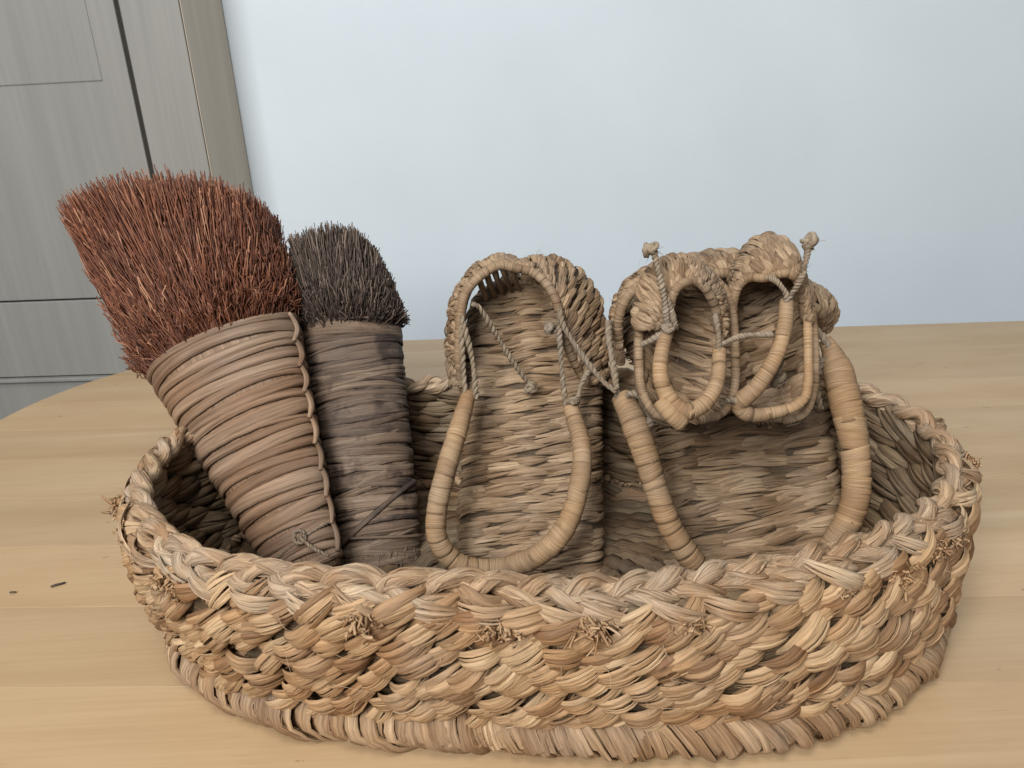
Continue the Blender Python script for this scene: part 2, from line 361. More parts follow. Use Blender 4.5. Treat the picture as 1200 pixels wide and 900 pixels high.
# ------------------------------------------------------------------ basket
HR, HB = .103, .011
rim_px = [(150, 590), (185, 634), (250, 667), (330, 684), (420, 692), (520, 690), (640, 686), (760, 678), (880, 668), (980, 650), (1050, 620), (1105, 585),
          (1131, 547), (1112, 508), (1070, 480), (1010, 460), (900, 442), (700, 432), (500, 438), (420, 443), (330, 460), (260, 484), (213, 508), (170, 539), (146, 566)]
base_px = [(208, 730), (242, 783), (330, 826), (450, 846), (600, 854), (750, 858), (850, 856), (950, 839), (1028, 806), (1078, 755)]
rimw = np.array([on_z(*p, HR) for p in rim_px]); basew = np.array([on_z(*p, HB) for p in base_px])
CEN = np.array([.018, .425])
def fourier(pts, H=5, extra=None):
    d = pts[:, :2] - CEN
    if extra is not None: d = np.vstack([d, extra])
    th = np.arctan2(d[:, 1], d[:, 0]); r = np.hypot(d[:, 0], d[:, 1])
    A = np.stack([np.ones_like(th)] + [f(k * th) for k in range(1, H + 1) for f in (np.cos, np.sin)], 1)
    reg = np.diag([0.] + [.004 * k ** 2 for k in range(1, H + 1) for _ in (0, 1)])
    c = np.linalg.solve(A.T @ A + reg, A.T @ r)
    return lambda t: np.stack([np.ones_like(t)] + [f(k * t) for k in range(1, H + 1) for f in (np.cos, np.sin)], -1) @ c
rimR = fourier(rimw)
tb = np.linspace(.02, math.pi - .12, 14)
bk = np.stack([np.cos(tb) * (rimR(tb) - .02), np.sin(tb) * (rimR(tb) - .02)], 1)
baseR = fourier(basew, 5, bk)
_th = np.linspace(-math.pi, math.pi, 1441); _rr = rimR(_th)
_pl = np.stack([np.cos(_th) * _rr, np.sin(_th) * _rr], 1); _L = np.r_[0, np.cumsum(np.linalg.norm(np.diff(_pl, axis=0), axis=1))]
PER = _L[-1]; _L /= PER
def theta(u): return np.interp(np.mod(u, 1.0), _L, _th)
def wall_pt(h, u, off=0.0):                     # h 0 (table) .. 1 (rim), u round the basket
    h = np.asarray(h, float); t = theta(np.asarray(u, float)); rb, rr = baseR(t), rimR(t)
    r = rb + (rr - rb) * h + .007 * np.sin(np.pi * np.clip(h, 0, 1)) + off
    sag = .0035 * np.sin(2 * t + .6) + .002 * np.sin(5 * t)
    return np.stack([CEN[0] + np.cos(t) * r, CEN[1] + np.sin(t) * r, HB + (HR - HB) * h + sag * h], -1)
basket = thing('straw_basket', 'oval woven straw basket with braided rim holding brushes and sandals', 'basket', (CEN[0], CEN[1], 0))
Wo = lambda s, t: wall_pt(s, t)
Wi = lambda s, t: wall_pt(s, t, -.006)
# core sheet behind the stitches, and floor
hs = np.linspace(.0, .90, 12); us = np.arange(160) / 160
mb = MB()
go = np.stack([wall_pt(np.full(160, h), us, -.0015) for h in hs], 1); gi = np.stack([wall_pt(np.full(160, h), us, -.0045) for h in hs[::-1]], 1)
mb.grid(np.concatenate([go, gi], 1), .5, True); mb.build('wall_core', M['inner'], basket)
mb = MB(); fr = []
tt = np.linspace(-math.pi, math.pi, 121)[:-1]
for f in (.02, .5, .97):
    r = baseR(tt) * f; fr.append(np.stack([CEN[0] + np.cos(tt) * r, CEN[1] + np.sin(tt) * r, np.full(120, .006)], -1))
mb.grid(np.stack(fr, 1), .5, True); flo = mb.build('basket_floor', M['core'], basket)
for f in np.arange(.12, .97, .075):
    r = baseR(tt) * f; mb = MB()
    p = np.stack([CEN[0] + np.cos(tt) * r, CEN[1] + np.sin(tt) * r, .0085 + .0012 * np.sin(tt * 40)], -1)
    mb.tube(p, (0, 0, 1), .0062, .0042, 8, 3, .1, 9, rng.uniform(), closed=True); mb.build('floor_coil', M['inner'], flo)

rows = np.linspace(.115, .83, 8); NC = 68
hidden = MB(); surfP, surfN, cand = [], [], []
for i, h in enumerate(rows):
    for j in range(NC):
        u = (j + .5 * (i % 2) + rng.uniform(-.12, .12)) / NC
        p = Wo(np.array([h]), np.array([u]))[0]; n = surf_normal(Wo, np.array([h]), np.array([u]))[0]; sg = 1
        if n[0] * (p[0] - CEN[0]) + n[1] * (p[1] - CEN[1]) < 0: n = -n; sg = -1
        v = CAM - p; d = np.linalg.norm(v); cand.append((np.dot(v, n) / d ** 3, h, u, p, n, sg))
cand.sort(key=lambda c: -c[0])
for rank, (score, h, u, p, n, sg) in enumerate(cand):
    facing = rank < 298
    m = MB() if facing else hidden
    stitch_b(m, Wo, h + rng.normal(0, .012), u, rng.normal(.082, .03), rng.uniform(.66, .98) / NC, rng.uniform(.0060, .0080), rng.uniform(.0040, .0075), .003, sg, rng.beta(1.5, 1.6), 10, int(rng.integers(4, 8)) if score > -.05 else 3, skew=rng.normal(.012, .02))
    if facing: m.build('weave_stitch', M['basket'], basket, crease=38); surfP.append(p + n * .006); surfN.append(n)
hidden.build('rear_weave', M['basket'], basket, 'stuff')
hidden = MB(); NI = 44
for i, h in enumerate(np.linspace(.08, .85, 8)):
    for j in range(NI):
        u = (j + .5 * (i % 2) + rng.uniform(-.12, .12)) / NI
        p = Wi(np.array([h]), np.array([u]))[0]; n = surf_normal(Wi, np.array([h]), np.array([u]))[0]; sg = 1
        if n[0] * (p[0] - CEN[0]) + n[1] * (p[1] - CEN[1]) > 0: n = -n; sg = -1
        facing = np.dot(CAM - p, n) > 0 and h > .15
        m = MB() if facing else hidden
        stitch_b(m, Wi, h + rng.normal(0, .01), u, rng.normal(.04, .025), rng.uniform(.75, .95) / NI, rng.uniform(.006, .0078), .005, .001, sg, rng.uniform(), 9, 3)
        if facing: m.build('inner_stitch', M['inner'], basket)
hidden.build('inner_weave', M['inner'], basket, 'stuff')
# rim: three-strand plait
nb = 19; K = nb * 22; u = np.arange(K) / K
for k in range(3):
    ph = 2 * np.pi * (u * nb + k / 3) + .5 * np.sin(2 * np.pi * u * 7 + k) + .25 * np.sin(2 * np.pi * u * 19 + 2 * k)
    c = wall_pt(np.full(K, 1.0), u); o = wall_pt(np.full(K, 1.0), u, .01) - c; o = unit(o); z = np.array([0, 0, 1.0])
    d1 = unit(z * .80 - o * .60); d2 = unit(o * .80 + z * .60)
    p = c - o * .005 - z * .0055 + d1 * (np.sin(ph) * .0056)[:, None] + d2 * (np.sin(2 * ph) * .0034 + .0005)[:, None]
    T = unit(np.roll(p, -1, 0) - np.roll(p, 1, 0)); N1 = unit(d2 - T * (d2 * T).sum(1, keepdims=True)); B1 = np.cross(T, N1)
    m = MB(); nbl = 9; tone = rng.uniform(.35, .65)
    for b_ in range(nbl):
        tw = 2 * np.pi * (b_ / nbl + u * 9) + .9 * np.sin(2 * np.pi * u * rng.integers(20, 40) + rng.uniform(0, 6))
        rad_ = .0034 * (1 + .18 * np.sin(2 * np.pi * u * rng.integers(25, 60) + rng.uniform(0, 6)))
        off = B1 * np.cos(tw)[:, None] + N1 * (np.sin(tw) * .8)[:, None]
        ww = .0019 * (1 + .35 * np.sin(2 * np.pi * u * rng.integers(15, 50) + rng.uniform(0, 6)))
        m.tube(p + off * rad_[:, None], off, ww, ww * .5, 7, 0, 0, 0, float(np.clip(tone + rng.normal(0, .25), 0, 1)), closed=True, jag=.05)
    m.tube(p, N1, .0032, .0029, 10, 0, 0, 0, tone * .6, closed=True, jag=.05)
    m.build('rim_strand', M['rim'], basket, crease=40)
# second course of short folded ends below the plait, then frayed tufts
NT2 = 46
for j in range(NT2):
    u0 = (j + rng.uniform(-.15, .15)) / NT2; p = wall_pt(.93, u0); front = (p[1] < CEN[1] + .05)
    o = unit(wall_pt(.93, u0, .01) - p); tan = unit(wall_pt(.93, u0 + .002) - wall_pt(.93, u0 - .002))
    if not front and j % 2: continue
    m = MB()
    sg = 1 if np.dot(surf_normal(Wo, np.array([.9]), np.array([u0]))[0], o) > 0 else -1
    stitch_b(m, Wo, .885 + rng.normal(0, .012), u0, rng.normal(-.045, .03), .58 / NT2, .0055, rng.uniform(.005, .0085), .0, sg, rng.uniform(.1, .8), 10, 6)
    m.build('folded_end', M['rim'], basket, crease=38)
    if rng.random() < .66:
        nh = 80; tsz = rng.uniform(.45, 1.35); root = wall_pt(rng.normal(.84, .02), u0 + rng.uniform(-.3, .3) / NT2) + o * .0062
        dirs = unit(o * rng.uniform(.1, .7, (nh, 1)) + tan * rng.normal(0, .75, (nh, 1)) + np.array([0, 0, 1.0]) * rng.normal(-.45, .6, (nh, 1)))
        L = rng.uniform(.0018, .0042, nh) * tsz; q = np.linspace(0, 1, 6)[None, :, None]; b = rng.normal(size=(nh, 3)) * .45
        paths = root + rng.normal(0, .0022, (nh, 1, 3)) * tsz + tan * rng.normal(0, .0025, (nh, 1, 1)) + dirs[:, None] * q * L[:, None, None] + b[:, None] * q ** 2 * L[:, None, None]
        m = MB(); m.hairs(paths, rng.uniform(.0004, .0014, nh), rng.uniform(.05, .85, nh), .6); m.build('frayed_tuft', M['basket'], basket)
# base: coil wrapped with steep strands
hidden = MB(); NB = 138
bc = lambda u: wall_pt(np.zeros_like(u), u, -.002)
K = 200; u = np.arange(K) / K; c = bc(u); m = MB(); m.tube(c - np.array([0, 0, .0005]), (0, 0, 1), .0098, .0102, 12, 0, 0, 0, .2, closed=True); m.build('base_core', M['base'], basket)
for j in range(NB):
    u0 = (j + rng.uniform(-.2, .2)) / NB; q = np.linspace(0, 1, 12); ps = np.radians(118 - 215 * q)
    grp = .8 * math.sin(j * 2 * math.pi / 5.0)
    uu = u0 + (q - .5) * (2.3 + .7 * grp) / NB; c = bc(uu); o = unit(wall_pt(np.zeros(12), uu, .01) - c); z = np.array([0, 0, 1.0])
    R = .0088 + .0012 * grp + rng.normal(0, .0004)
    n = o * np.cos(ps)[:, None] + z * np.sin(ps)[:, None]; p = c + n * np.array([R * (1.25 if s > 0 else 1.0) for s in np.sin(ps)])[:, None]
    p[:, 2] = np.maximum(p[:, 2], .0032)
    front = np.dot(CAM - c[6], o[6]) > -.05; m = MB() if front else hidden
    prof = .75 + .25 * np.sin(np.pi * q)
    bundle(m, p, n, rng.uniform(.0076, .0092), .0030, int(rng.integers(3, 6)), rng.uniform(), 7, conv=.12, spread=.95, prof=prof)
    if front: m.build('base_wrap', M['base'], basket, crease=38); surfP.append(p[5]); surfN.append(o[6])
hidden.build('rear_base_wrap', M['base'], basket, 'stuff')
loose(basket, np.array(surfP), np.array(surfN), M['rim'], 170, .013, .00017)

# ------------------------------------------------------------------ brushes
def ellipse_ring(c, ax, a, b, ra, rb, n=40, tilt=(0, 0), wob=0.0):
    t = np.arange(n) / n * 2 * np.pi; ph = rng.uniform(0, 6.28)
    off = tilt[0] * np.cos(t) + tilt[1] * np.sin(t) + wob * np.sin(2 * t + ph)
    return c + a * (ra * np.cos(t))[:, None] + b * (rb * np.sin(t))[:, None] + ax * off[:, None], unit(a * (np.cos(t) / ra)[:, None] + b * (np.sin(t) / rb)[:, None])
def brush(fr, name, label, top_l, top_r, bot_l, bot_r, depth, ncoil, coil_mat, tips, nbr, br_mat, hair_r, flare, kink, style):
    TL, TR, BL, BR = [fr.P(*p) for p in (top_l, top_r, bot_l, bot_r)]
    ct, cb = (TL + TR) / 2, (BL + BR) / 2; ax = unit(ct - cb); a = unit((TR - TL) - ax * np.dot(TR - TL, ax)); b = np.cross(a, ax)
    if np.dot(b, fr.n) < 0: b = -b
    H = np.linalg.norm(ct - cb); rt, rb0 = np.linalg.norm(TR - TL) / 2, np.linalg.norm(BR - BL) / 2
    th = thing(name, label, 'brush', tuple(cb))
    rad = lambda f: rb0 + (rt - rb0) * f ** 1.05
    m = MB(); f = np.linspace(-.02, .985, 14)
    m.tube(cb + ax * (f * H)[:, None], b, [rad(max(x, 0)) - .0012 for x in f], [(rad(max(x, 0)) - .0012) * depth for x in f], 36); m.build('handle_core', M['vine'] if style == 'red' else M['stain_vine'], th)
    edges = np.linspace(0, 1, ncoil + 1); edges[1:-1] += rng.normal(0, .22 / ncoil, ncoil - 1)
    ch = np.linspace(0, 1, ncoil)
    for i in range(ncoil):
        f0, f1 = edges[i], edges[i + 1]; fm = (f0 + f1) / 2; hw = (f1 - f0) * H / 2
        r = rad(fm)
        if style == 'red':
            p, n = ellipse_ring(cb + ax * fm * H, ax, a, b, r, r * depth, 56, (rng.normal(0, .0008) + .0015 * (1 - fm), rng.normal(.001, .0009)), .0011)
            m = MB(); m.tube(p, n, hw * 1.10, .0017 * rng.uniform(.85, 1.2), 12, 0, 0, 0, rng.beta(2, 2), closed=True, jag=.03); m.build('binding_coil', coil_mat, th)
        else:
            p, n = ellipse_ring(cb + ax * fm * H, ax, a, b, r + rng.normal(0, .0003), r * depth, 48, (rng.normal(0, .0022), rng.normal(.0, .0018)), .0013)
            m = MB(); m.tube(p, n, hw * rng.uniform(1.2, 2.2), .0008 * rng.uniform(.7, 1.5), 10, 3, .1, 0, rng.beta(1.2, 1.2), closed=True, jag=.06)
            m.build('binding_coil', M['stain_vine'] if rng.random() < (.75 if fm > .8 else .45 if fm > .55 else .2) else coil_mat, th)
    # bristles
    tp = np.array([fr.P(*p) for p in tips]); tl = np.array([np.dot(q - ct, a) for q in tp]); tz = np.array([np.dot(q - ct, ax) for q in tp])
    n = nbr; x = rng.uniform(-1, 1, n); y = rng.uniform(-1, 1, n); ok = x * x + y * y < 1; x, y = x[ok], y[ok]
    nf = n // 2; ang = rng.uniform(0, 2 * np.pi, nf); rr_ = np.sqrt(rng.uniform(.72, 1, nf)); x = np.r_[x, np.cos(ang) * rr_]; y = np.r_[y, np.sin(ang) * rr_]
    n = len(x); uu = (x + 1) / 2; tu = np.linspace(0, 1, len(tp))
    tipa = np.interp(uu, tu, tl); tipz = np.interp(uu, tu, tz)
    mid = .5 * (tl[0] + tl[-1])
    edge = np.sqrt(x * x + y * y)
    short = np.where(rng.random(n) < .74, rng.uniform(.12, 1, n), rng.uniform(.9, 1.03, n))
    dr = np.hypot(tl[-1] - tl[0], 0) / 2 * depth * flare
    squash = np.sqrt(np.clip(1 - y * y, 0.1, 1)); tipz = tipz * (1 - .10 * y * y)
    K = 8; q = np.linspace(0, 1, K)[None, :] * short[:, None]
    A0 = x * (rt - .003); B0 = y * (rt - .003) * depth
    out = .0065 * edge * (1 - short)             # shorter hairs spring outward a little
    pa = A0[:, None] + (tipa - A0)[:, None] * q ** 1.12 + (x * out * 2)[:, None] * np.linspace(0, 1, K)[None, :]
    pb = B0[:, None] + (y * dr - B0)[:, None] * q ** 1.1 + (y * out * 2)[:, None] * np.linspace(0, 1, K)[None, :]
    pz = -.006 + (tipz + .006)[:, None] * q
    paths = ct + a * pa[..., None] + b * pb[..., None] + ax * pz[..., None]
    w1 = rng.normal(size=(n, 1, 3)) * kink; w2 = rng.normal(size=(n, 1, 3)) * kink * .7
    qq = np.linspace(0, 1, K)[None, :, None]
    paths = paths + w1 * np.sin(qq * rng.uniform(4, 8, (n, 1, 1))) * qq + w2 * np.sin(qq * rng.uniform(9, 15, (n, 1, 1)) + rng.uniform(0, 6, (n, 1, 1))) * qq
    m = MB(); m.hairs(paths, hair_r * rng.uniform(.65, 1.25, n), rng.beta(1.2, 2.0, n), .75, .2); m.build('bristles', br_mat, th, 'stuff')
    return th, cb, ax, a, b, rad, H, depth
FA = Frame((-.10, .425, .012), 33, -8); FB = Frame((-.07, .475, .012), 31, 2)
A = brush(FA, 'coir_brush', 'large brush with fanned reddish-brown bristles and smooth brown vine-wound handle', (177, 436), (349, 378), (326, 684), (400, 657), .62, 25, M['vine'],
          [(90, 268), (100, 244), (142, 224), (205, 216), (262, 222), (300, 238), (314, 250)], 9500, M['coir'], .00055, 1.0, .0021, 'red')
B = brush(FB, 'dark_bristle_brush', 'smaller brush with short dark grey bristles and stained rough-wound handle', (352, 392), (468, 374), (402, 668), (494, 660), .72, 58, M['dark_vine'],
          [(343, 300), (348, 281), (386, 266), (418, 270), (442, 295), (460, 332)], 5200, M['grey_bristle'], .00050, 1.0, .0012, 'dark')
# stitched seam down the right flank of the large brush, and its twine
th, cb, ax, a, b, rad, H, dep = A
for k in range(9):
    f0 = .985 - k * .105; f1 = f0 - .12; q = np.linspace(0, 1, 10); f = f0 + (f1 - f0) * q; ang = np.radians(18 - 10 * np.sin(q * np.pi))
    r = np.array([rad(x) for x in f]) + .0022
    p = cb + ax * (f * H)[:, None] + a * (r * np.cos(ang))[:, None] + b * (r * dep * np.sin(ang) + .001 * q)[:, None]
    m = MB(); m.tube(p, a * .8 + b * .6, .0021 * (.6 + .4 * np.sin(q * np.pi)), .0013, 10, 2, .08, .5, rng.uniform(), jag=.01); m.build('seam_loop', M['vine'], th)
def twist_cord(path, r, turns, name, mat, parent, n=None):
    n = n or max(16, int(turns * 9)); p = spline(path, n); T = unit(np.gradient(p, axis=0)); h = np.array([.31, .2, .93]); A_ = unit(np.cross(T, h)); B_ = np.cross(T, A_)
    ph = np.linspace(0, turns * 2 * np.pi, n) + .5 * np.sin(np.linspace(0, 9, n) + rng.uniform(0, 6)); r = r * (1 + .14 * np.sin(np.linspace(0, turns * 1.7, n) + rng.uniform(0, 6)))[:, None]; m = MB()
    for k in (0, np.pi):
        o = A_ * np.cos(ph + k)[:, None] + B_ * np.sin(ph + k)[:, None]; m.tube(p + o * r * .55, o, r[:, 0] * .72, r[:, 0] * .62, 9, 3, .12, turns, rng.uniform(), jag=.04)
    return m.build(name, mat, parent)
def ring_cord(f, tilt, r, ang0, ang1):
    t = np.radians(np.linspace(ang0, ang1, 18)); rr = rad(f) + .0024
    return cb + ax * (f * H) + a * (rr * np.cos(t))[:, None] + b * (rr * dep * np.sin(t))[:, None] + ax * (tilt * np.cos(t))[:, None]
twist_cord(ring_cord(.105, .006, 0, 172, 8), .0011, 14, 'binding_twine', M['cord'], th)
kp = cb + ax * (.125 * H) + a * rad(.07) * .35 + b * (rad(.07) * dep * .94 + .004)
t = np.linspace(0, 2 * np.pi, 14); twist_cord(kp + a * (.0035 * np.cos(t))[:, None] + ax * (.0042 * np.sin(t))[:, None] + b * (.001 * np.sin(2 * t))[:, None], .0011, 4, 'twine_knot', M['cord'], th)
twist_cord(np.array([kp, kp + a * .006 - ax * .010 + b * .002, kp + a * .013 - ax * .019 + b * .001]), .0010, 4, 'twine_end', M['cord'], th)
# loose dark winding low on the small brush
th, cb, ax, a, b, rad, H, dep = B
for k, (f, tl, r_) in enumerate(((.20, -.020, .0022), (.12, .004, .0012))):
    m = MB(); p = ring_cord(f, -tl, 0, 185, -5); m.tube(p, p - (cb + ax * f * H), r_ * .8, .0007, 8, 3, .1, 0, .35, jag=.05); m.build('loose_winding', M['stain_vine' if k == 0 else 'dark_vine'], th)
n = 240; ang = rng.uniform(0, 2 * np.pi, n); r0 = rad(0); root = cb + a * (r0 * np.cos(ang))[:, None] + b * (r0 * dep * np.sin(ang))[:, None] + ax * .010
pp = root[:, None] - ax * (np.linspace(0, 1, 4)[None, :, None] * rng.uniform(.008, .014, (n, 1, 1))) + rng.normal(0, .0006, (n, 4, 3))
m = MB(); m.hairs(pp, rng.uniform(.0004, .0009, n), rng.uniform(.3, 1, n), .5); m.build('butt_fibres', M['dark_vine'], th, 'stuff')

# ------------------------------------------------------------------ sandals
def wrapped_tube(path, radius, parent, name, mat, pitch=.0078, n=140, over=1.12, k=1.0):
    p = spline(path, n); L = np.linalg.norm(np.diff(p, axis=0), axis=1).sum(); T = unit(np.gradient(p, axis=0))
    N = unit(np.cross(T, np.array([.2, .9, .3]))); cnt = max(3, int(L / pitch)); ra = np.broadcast_to(np.asarray(radius), (n,)) if np.ndim(radius) == 0 else np.interp(np.linspace(0, 1, n), np.linspace(0, 1, len(radius)), radius) * k
    for i in range(cnt):
        w_ = over * rng.uniform(.9, 1.25); u = np.linspace((i + .5 - w_ / 2) / cnt, (i + .5 + w_ / 2) / cnt, 6).clip(0, 1)
        c = at_len(p, u); nn = at_len(N, u); r = np.interp(u, np.linspace(0, 1, n), ra)
        sw = rng.uniform(-.008, .008); prof = np.linspace(.975, 1.022, 6) + sw
        d = unit(c[-1:] - c[:1])[0]; m = MB()
        m.tube(c, nn, r * prof, r * prof, 18, 2, .015, 0, rng.beta(2, 2), jag=.008)
        # lay each turn slightly askew
        V = m.V[0]; ctr = c.mean(0); sk = unit(rng.normal(size=3)); k = np.dot(V - ctr, sk)
        m.V[0] = V + d[None, :] * (k * rng.uniform(-.3, .3))[:, None]
        m.build(name, mat, parent)
def woven_panel(parent, P, nrows, ncols, wid, lift, slant, name, mat, s0=0., s1=1., t0=-1., t1=1., sink=.001, jit=.2, core=True, thick=.012, overlap=1.45, nseg=10, prob2=.35, K=9, sgn=1, stag=.5):
    pp, nn = [], []
    for i in range(nrows):
        s = s0 + (s1 - s0) * (i + .5) / nrows
        for j in range(-1 if stag else 0, ncols):
            tc = t0 + (t1 - t0) * (j + .5 + stag * (i % 2) + rng.uniform(-jit, jit)) / ncols
            dt = (t1 - t0) / ncols * .5 * overlap * rng.uniform(.9, 1.12)
            lo, hi = max(tc - dt, t0), min(tc + dt, t1)
            if hi - lo < (t1 - t0) / ncols * .35: continue
            m = MB(); rh = (s1 - s0) / nrows
            stitch_b(m, P, s + rng.normal(0, .14) * rh, (lo + hi) / 2, slant * rh * rng.uniform(.3, 1.6), (hi - lo) / 2, wid * rng.uniform(.85, 1.25), lift * rng.uniform(.6, 1.3), sink, sgn, rng.beta(2, 2), K, int(rng.integers(3, 6)), 6, skew=rng.normal(0, .25) * rh, flat=.5)
            m.build(name, mat, parent, crease=40)
            sv, tv = np.array([s]), np.array([(lo + hi) / 2]); pp.append(P(sv, tv)[0]); nn.append(surf_normal(P, sv, tv)[0] * sgn)
    if core:
        S = np.linspace(s0 + .04 * (s1 - s0), s1, 24); Tt = np.linspace(t0 * .95, t1 * .95, 14)
        SS, TT = np.meshgrid(S, Tt, indexing='ij'); g = P(SS.ravel(), TT.ravel()).reshape(24, 14, 3); nr = surf_normal(P, SS.ravel(), TT.ravel()).reshape(24, 14, 3) * sgn
        m = MB(); f = g - nr * .0008; bk_ = g - nr * thick
        m.grid(f); m.grid(bk_[:, ::-1])
        m.grid(np.stack([f[:, 0], bk_[:, 0]], 1)); m.grid(np.stack([bk_[:, -1], f[:, -1]], 1)); m.grid(np.stack([f[0], bk_[0]], 1)); m.grid(np.stack([bk_[-1], f[-1]], 1))
        m.build(name.replace('strand', 'core'), M['sandal_core'], parent)
    return np.array(pp), np.array(nn)
def make_sandal(fr, label, left, right, wfun, rows, cols, wid, hood_o, hood_i, hrows, hcols, bulge, strap, strap_r, strap_pitch, arch_r, w0=0.0, group=None, slant=.5, lift=.0022, thick=.012, prefix='straw_sandal', edges=False, strap_k=.76):
    Lp = spline(fr.poly(left, w0), 60); Rp = spline(fr.poly(right, w0), 60)
    th = thing(prefix, label, 'sandal', tuple((Lp[0] + Rp[0]) / 2), group)
    def P(s, t):
        s = np.asarray(s, float); t = np.asarray(t, float); a_, b_ = at_len(Lp, s), at_len(Rp, s)
        return a_ + (b_ - a_) * ((t + 1) / 2)[..., None] + fr.n * wfun(s, t)[..., None]
    e = surf_normal(P, np.array([.4]), np.array([0.]))[0]; sg = 1 if np.dot(e, fr.n) > 0 else -1
    pp, nn = woven_panel(th, P, rows, cols, wid, lift, slant, 'sole_strand', M['sandal'], sgn=sg, thick=thick)
    if edges:
        for t_ in (-1., 1.):
            wrapped_tube(P(np.linspace(.02, .98, 20), np.full(20, t_)), .0025, th, 'edge_wrap', M['sandal_wrap'], pitch=.006, n=100)
    Ho = spline(fr.poly(hood_o), 80); Hi = spline(fr.poly(hood_i), 80)
    def PH(s, t):                               # s along the arch, t from outer (-1) to opening (1)
        s = np.asarray(s, float); t = np.asarray(t, float); a_, b_ = at_len(Ho, s), at_len(Hi, s); f = (t + 1) / 2
        return a_ + (b_ - a_) * f[..., None] + fr.n * (bulge * np.sin(np.pi * np.clip(f, 0, 1)))[..., None]
    mid = PH(np.array([.7]), np.array([0.]))[0]; e = surf_normal(PH, np.array([.7]), np.array([0.]))[0]
    sg = 1 if np.dot(e, fr.n) > 0 else -1
    p2, n2 = woven_panel(th, PH, int(hrows * 1.35), hcols, wid * .85, lift * .7, slant * 1.5, 'hood_strand', M['sandal'], sgn=sg, thick=.004, nseg=8, K=8, jit=.1)
    wrapped_tube(Hi[::4], arch_r, th, 'arch_wrap', M['sandal_wrap'], pitch=.0055, n=120, over=1.15)
    wrapped_tube(fr.poly(strap), strap_r, th, 'strap_wrap', M['strap'], pitch=strap_pitch, k=strap_k)
    loose(th, np.vstack([pp, p2]), np.vstack([nn, n2]), M['cord'], 90, .007, .00014)
    return th
def cord(fr, pts, r, parent, turns, mat='cord', name='tie_cord'): return twist_cord(fr.poly(pts), r, turns, name, M[mat], parent)
def knot(fr, px, py, w, size, parent):
    c = fr.P(px, py, w); m = MB()
    for k in range(6):
        t = np.linspace(0, 2 * np.pi * .85, 14); ax1 = unit(rng.normal(size=3)); u1 = unit(np.cross(ax1, rng.normal(size=3))); v1 = np.cross(ax1, u1); sz = size * rng.uniform(.45, .62)
        p = c + (u1 * np.cos(t)[:, None] * sz + v1 * np.sin(t)[:, None] * sz * .8) + rng.normal(0, size * .12, 3); m.tube(p, ax1, size * .36, size * .3, 8, 3, .1, 0, rng.uniform(), jag=.06)
    nh = 10; d = unit(rng.normal(size=(nh, 3))); q = np.linspace(0, 1, 5)[None, :, None]
    m.hairs(c + d[:, None] * q * size * 1.25 + rng.normal(0, .3, (nh, 1, 3)) * size * q ** 2, np.full(nh, .00025), rng.uniform(.3, 1, nh))
    return m.build('knot', M['cord'], parent)

FS = Frame((.02, .435, .012), 34, 0)
w_big = lambda s, t: -.010 * np.clip((np.abs(t) - .72) / .28, 0, 1) ** 2 + .002 * np.cos(t * 9)
S1 = make_sandal(FS, 'large straw sandal with wrapped strap leaning beside the dark bristle brush', 
    [(528, 720), (530, 650), (533, 570), (535, 490), (536, 430), (538, 390), (548, 352), (572, 334), (606, 326)],
    [(712, 720), (713, 650), (712, 570), (711, 490), (710, 430), (703, 390), (684, 352), (655, 334), (626, 326)],
    w_big, 54, 4, .0034,
    [(528, 455, -.004), (522, 405, .004), (529, 352, .012), (552, 316, .016), (585, 299, .02), (611, 306, .022), (640, 300, .018), (676, 311, .012), (702, 341, .006), (712, 388, .0), (717, 455, -.006)],
    [(541, 452, .010), (538, 405, .03), (543, 352, .04), (557, 329, .044), (585, 311, .044), (610, 316, .044), (630, 322, .044), (649, 346, .044), (658, 375, .038), (664, 405, .028), (688, 452, .006)],
    36, 3, .006,
    [(549, 463, .028), (538, 500, .038), (523, 550, .045), (512, 598, .045), (514, 635, .04), (540, 662, .032), (585, 666, .028), (632, 650, .037), (664, 615, .043), (680, 562, .045), (681, 520, .04), (669, 478, .03)],
    [.0062, .0078, .0082, .0082, .0082, .0082, .0084, .0086, .0086, .0082, .0080, .0075, .0066], .0078, .0030)
c1 = [([(546, 468, .03), (543, 430, .035), (541, 400, .04), (541, 372, .044)], 4), ([(558, 468, .03), (554, 425, .036), (546, 390, .043), (541, 370, .045)], 5),
      ([(553, 356, .045), (563, 362, .044), (585, 398, .03), (605, 430, .02), (620, 450, .012)], 7), ([(664, 482, .032), (659, 440, .034), (656, 400, .04), (655, 362, .047)], 6),
      ([(655, 362, .047), (662, 385, .046), (685, 420, .046), (706, 446, .05), (722, 458, .056)], 6), ([(690, 434, .02), (682, 450, .022), (676, 472, .028)], 3)]
for pts, tn in c1: cord(FS, pts, .0016, S1, tn * 1.3)
knot(FS, 622, 455, .014, .0048, S1); knot(FS, 645, 384, .036, .0050, S1); knot(FS, 672, 470, .034, .0045, S1)
for k, (x, y) in enumerate([(561, 331), (570, 326), (579, 322), (589, 319), (599, 318)]):
    m = MB(); p = spline(FS.poly([(x, y - 6, .042), (x + 4, y + 6, .03), (x + 9, y + 20, .006)]), 8); m.tube(p, FS.n, .0022, .0016, 8, 2, .1, .6, rng.uniform()); m.build('web_strand', M['sandal'], S1)

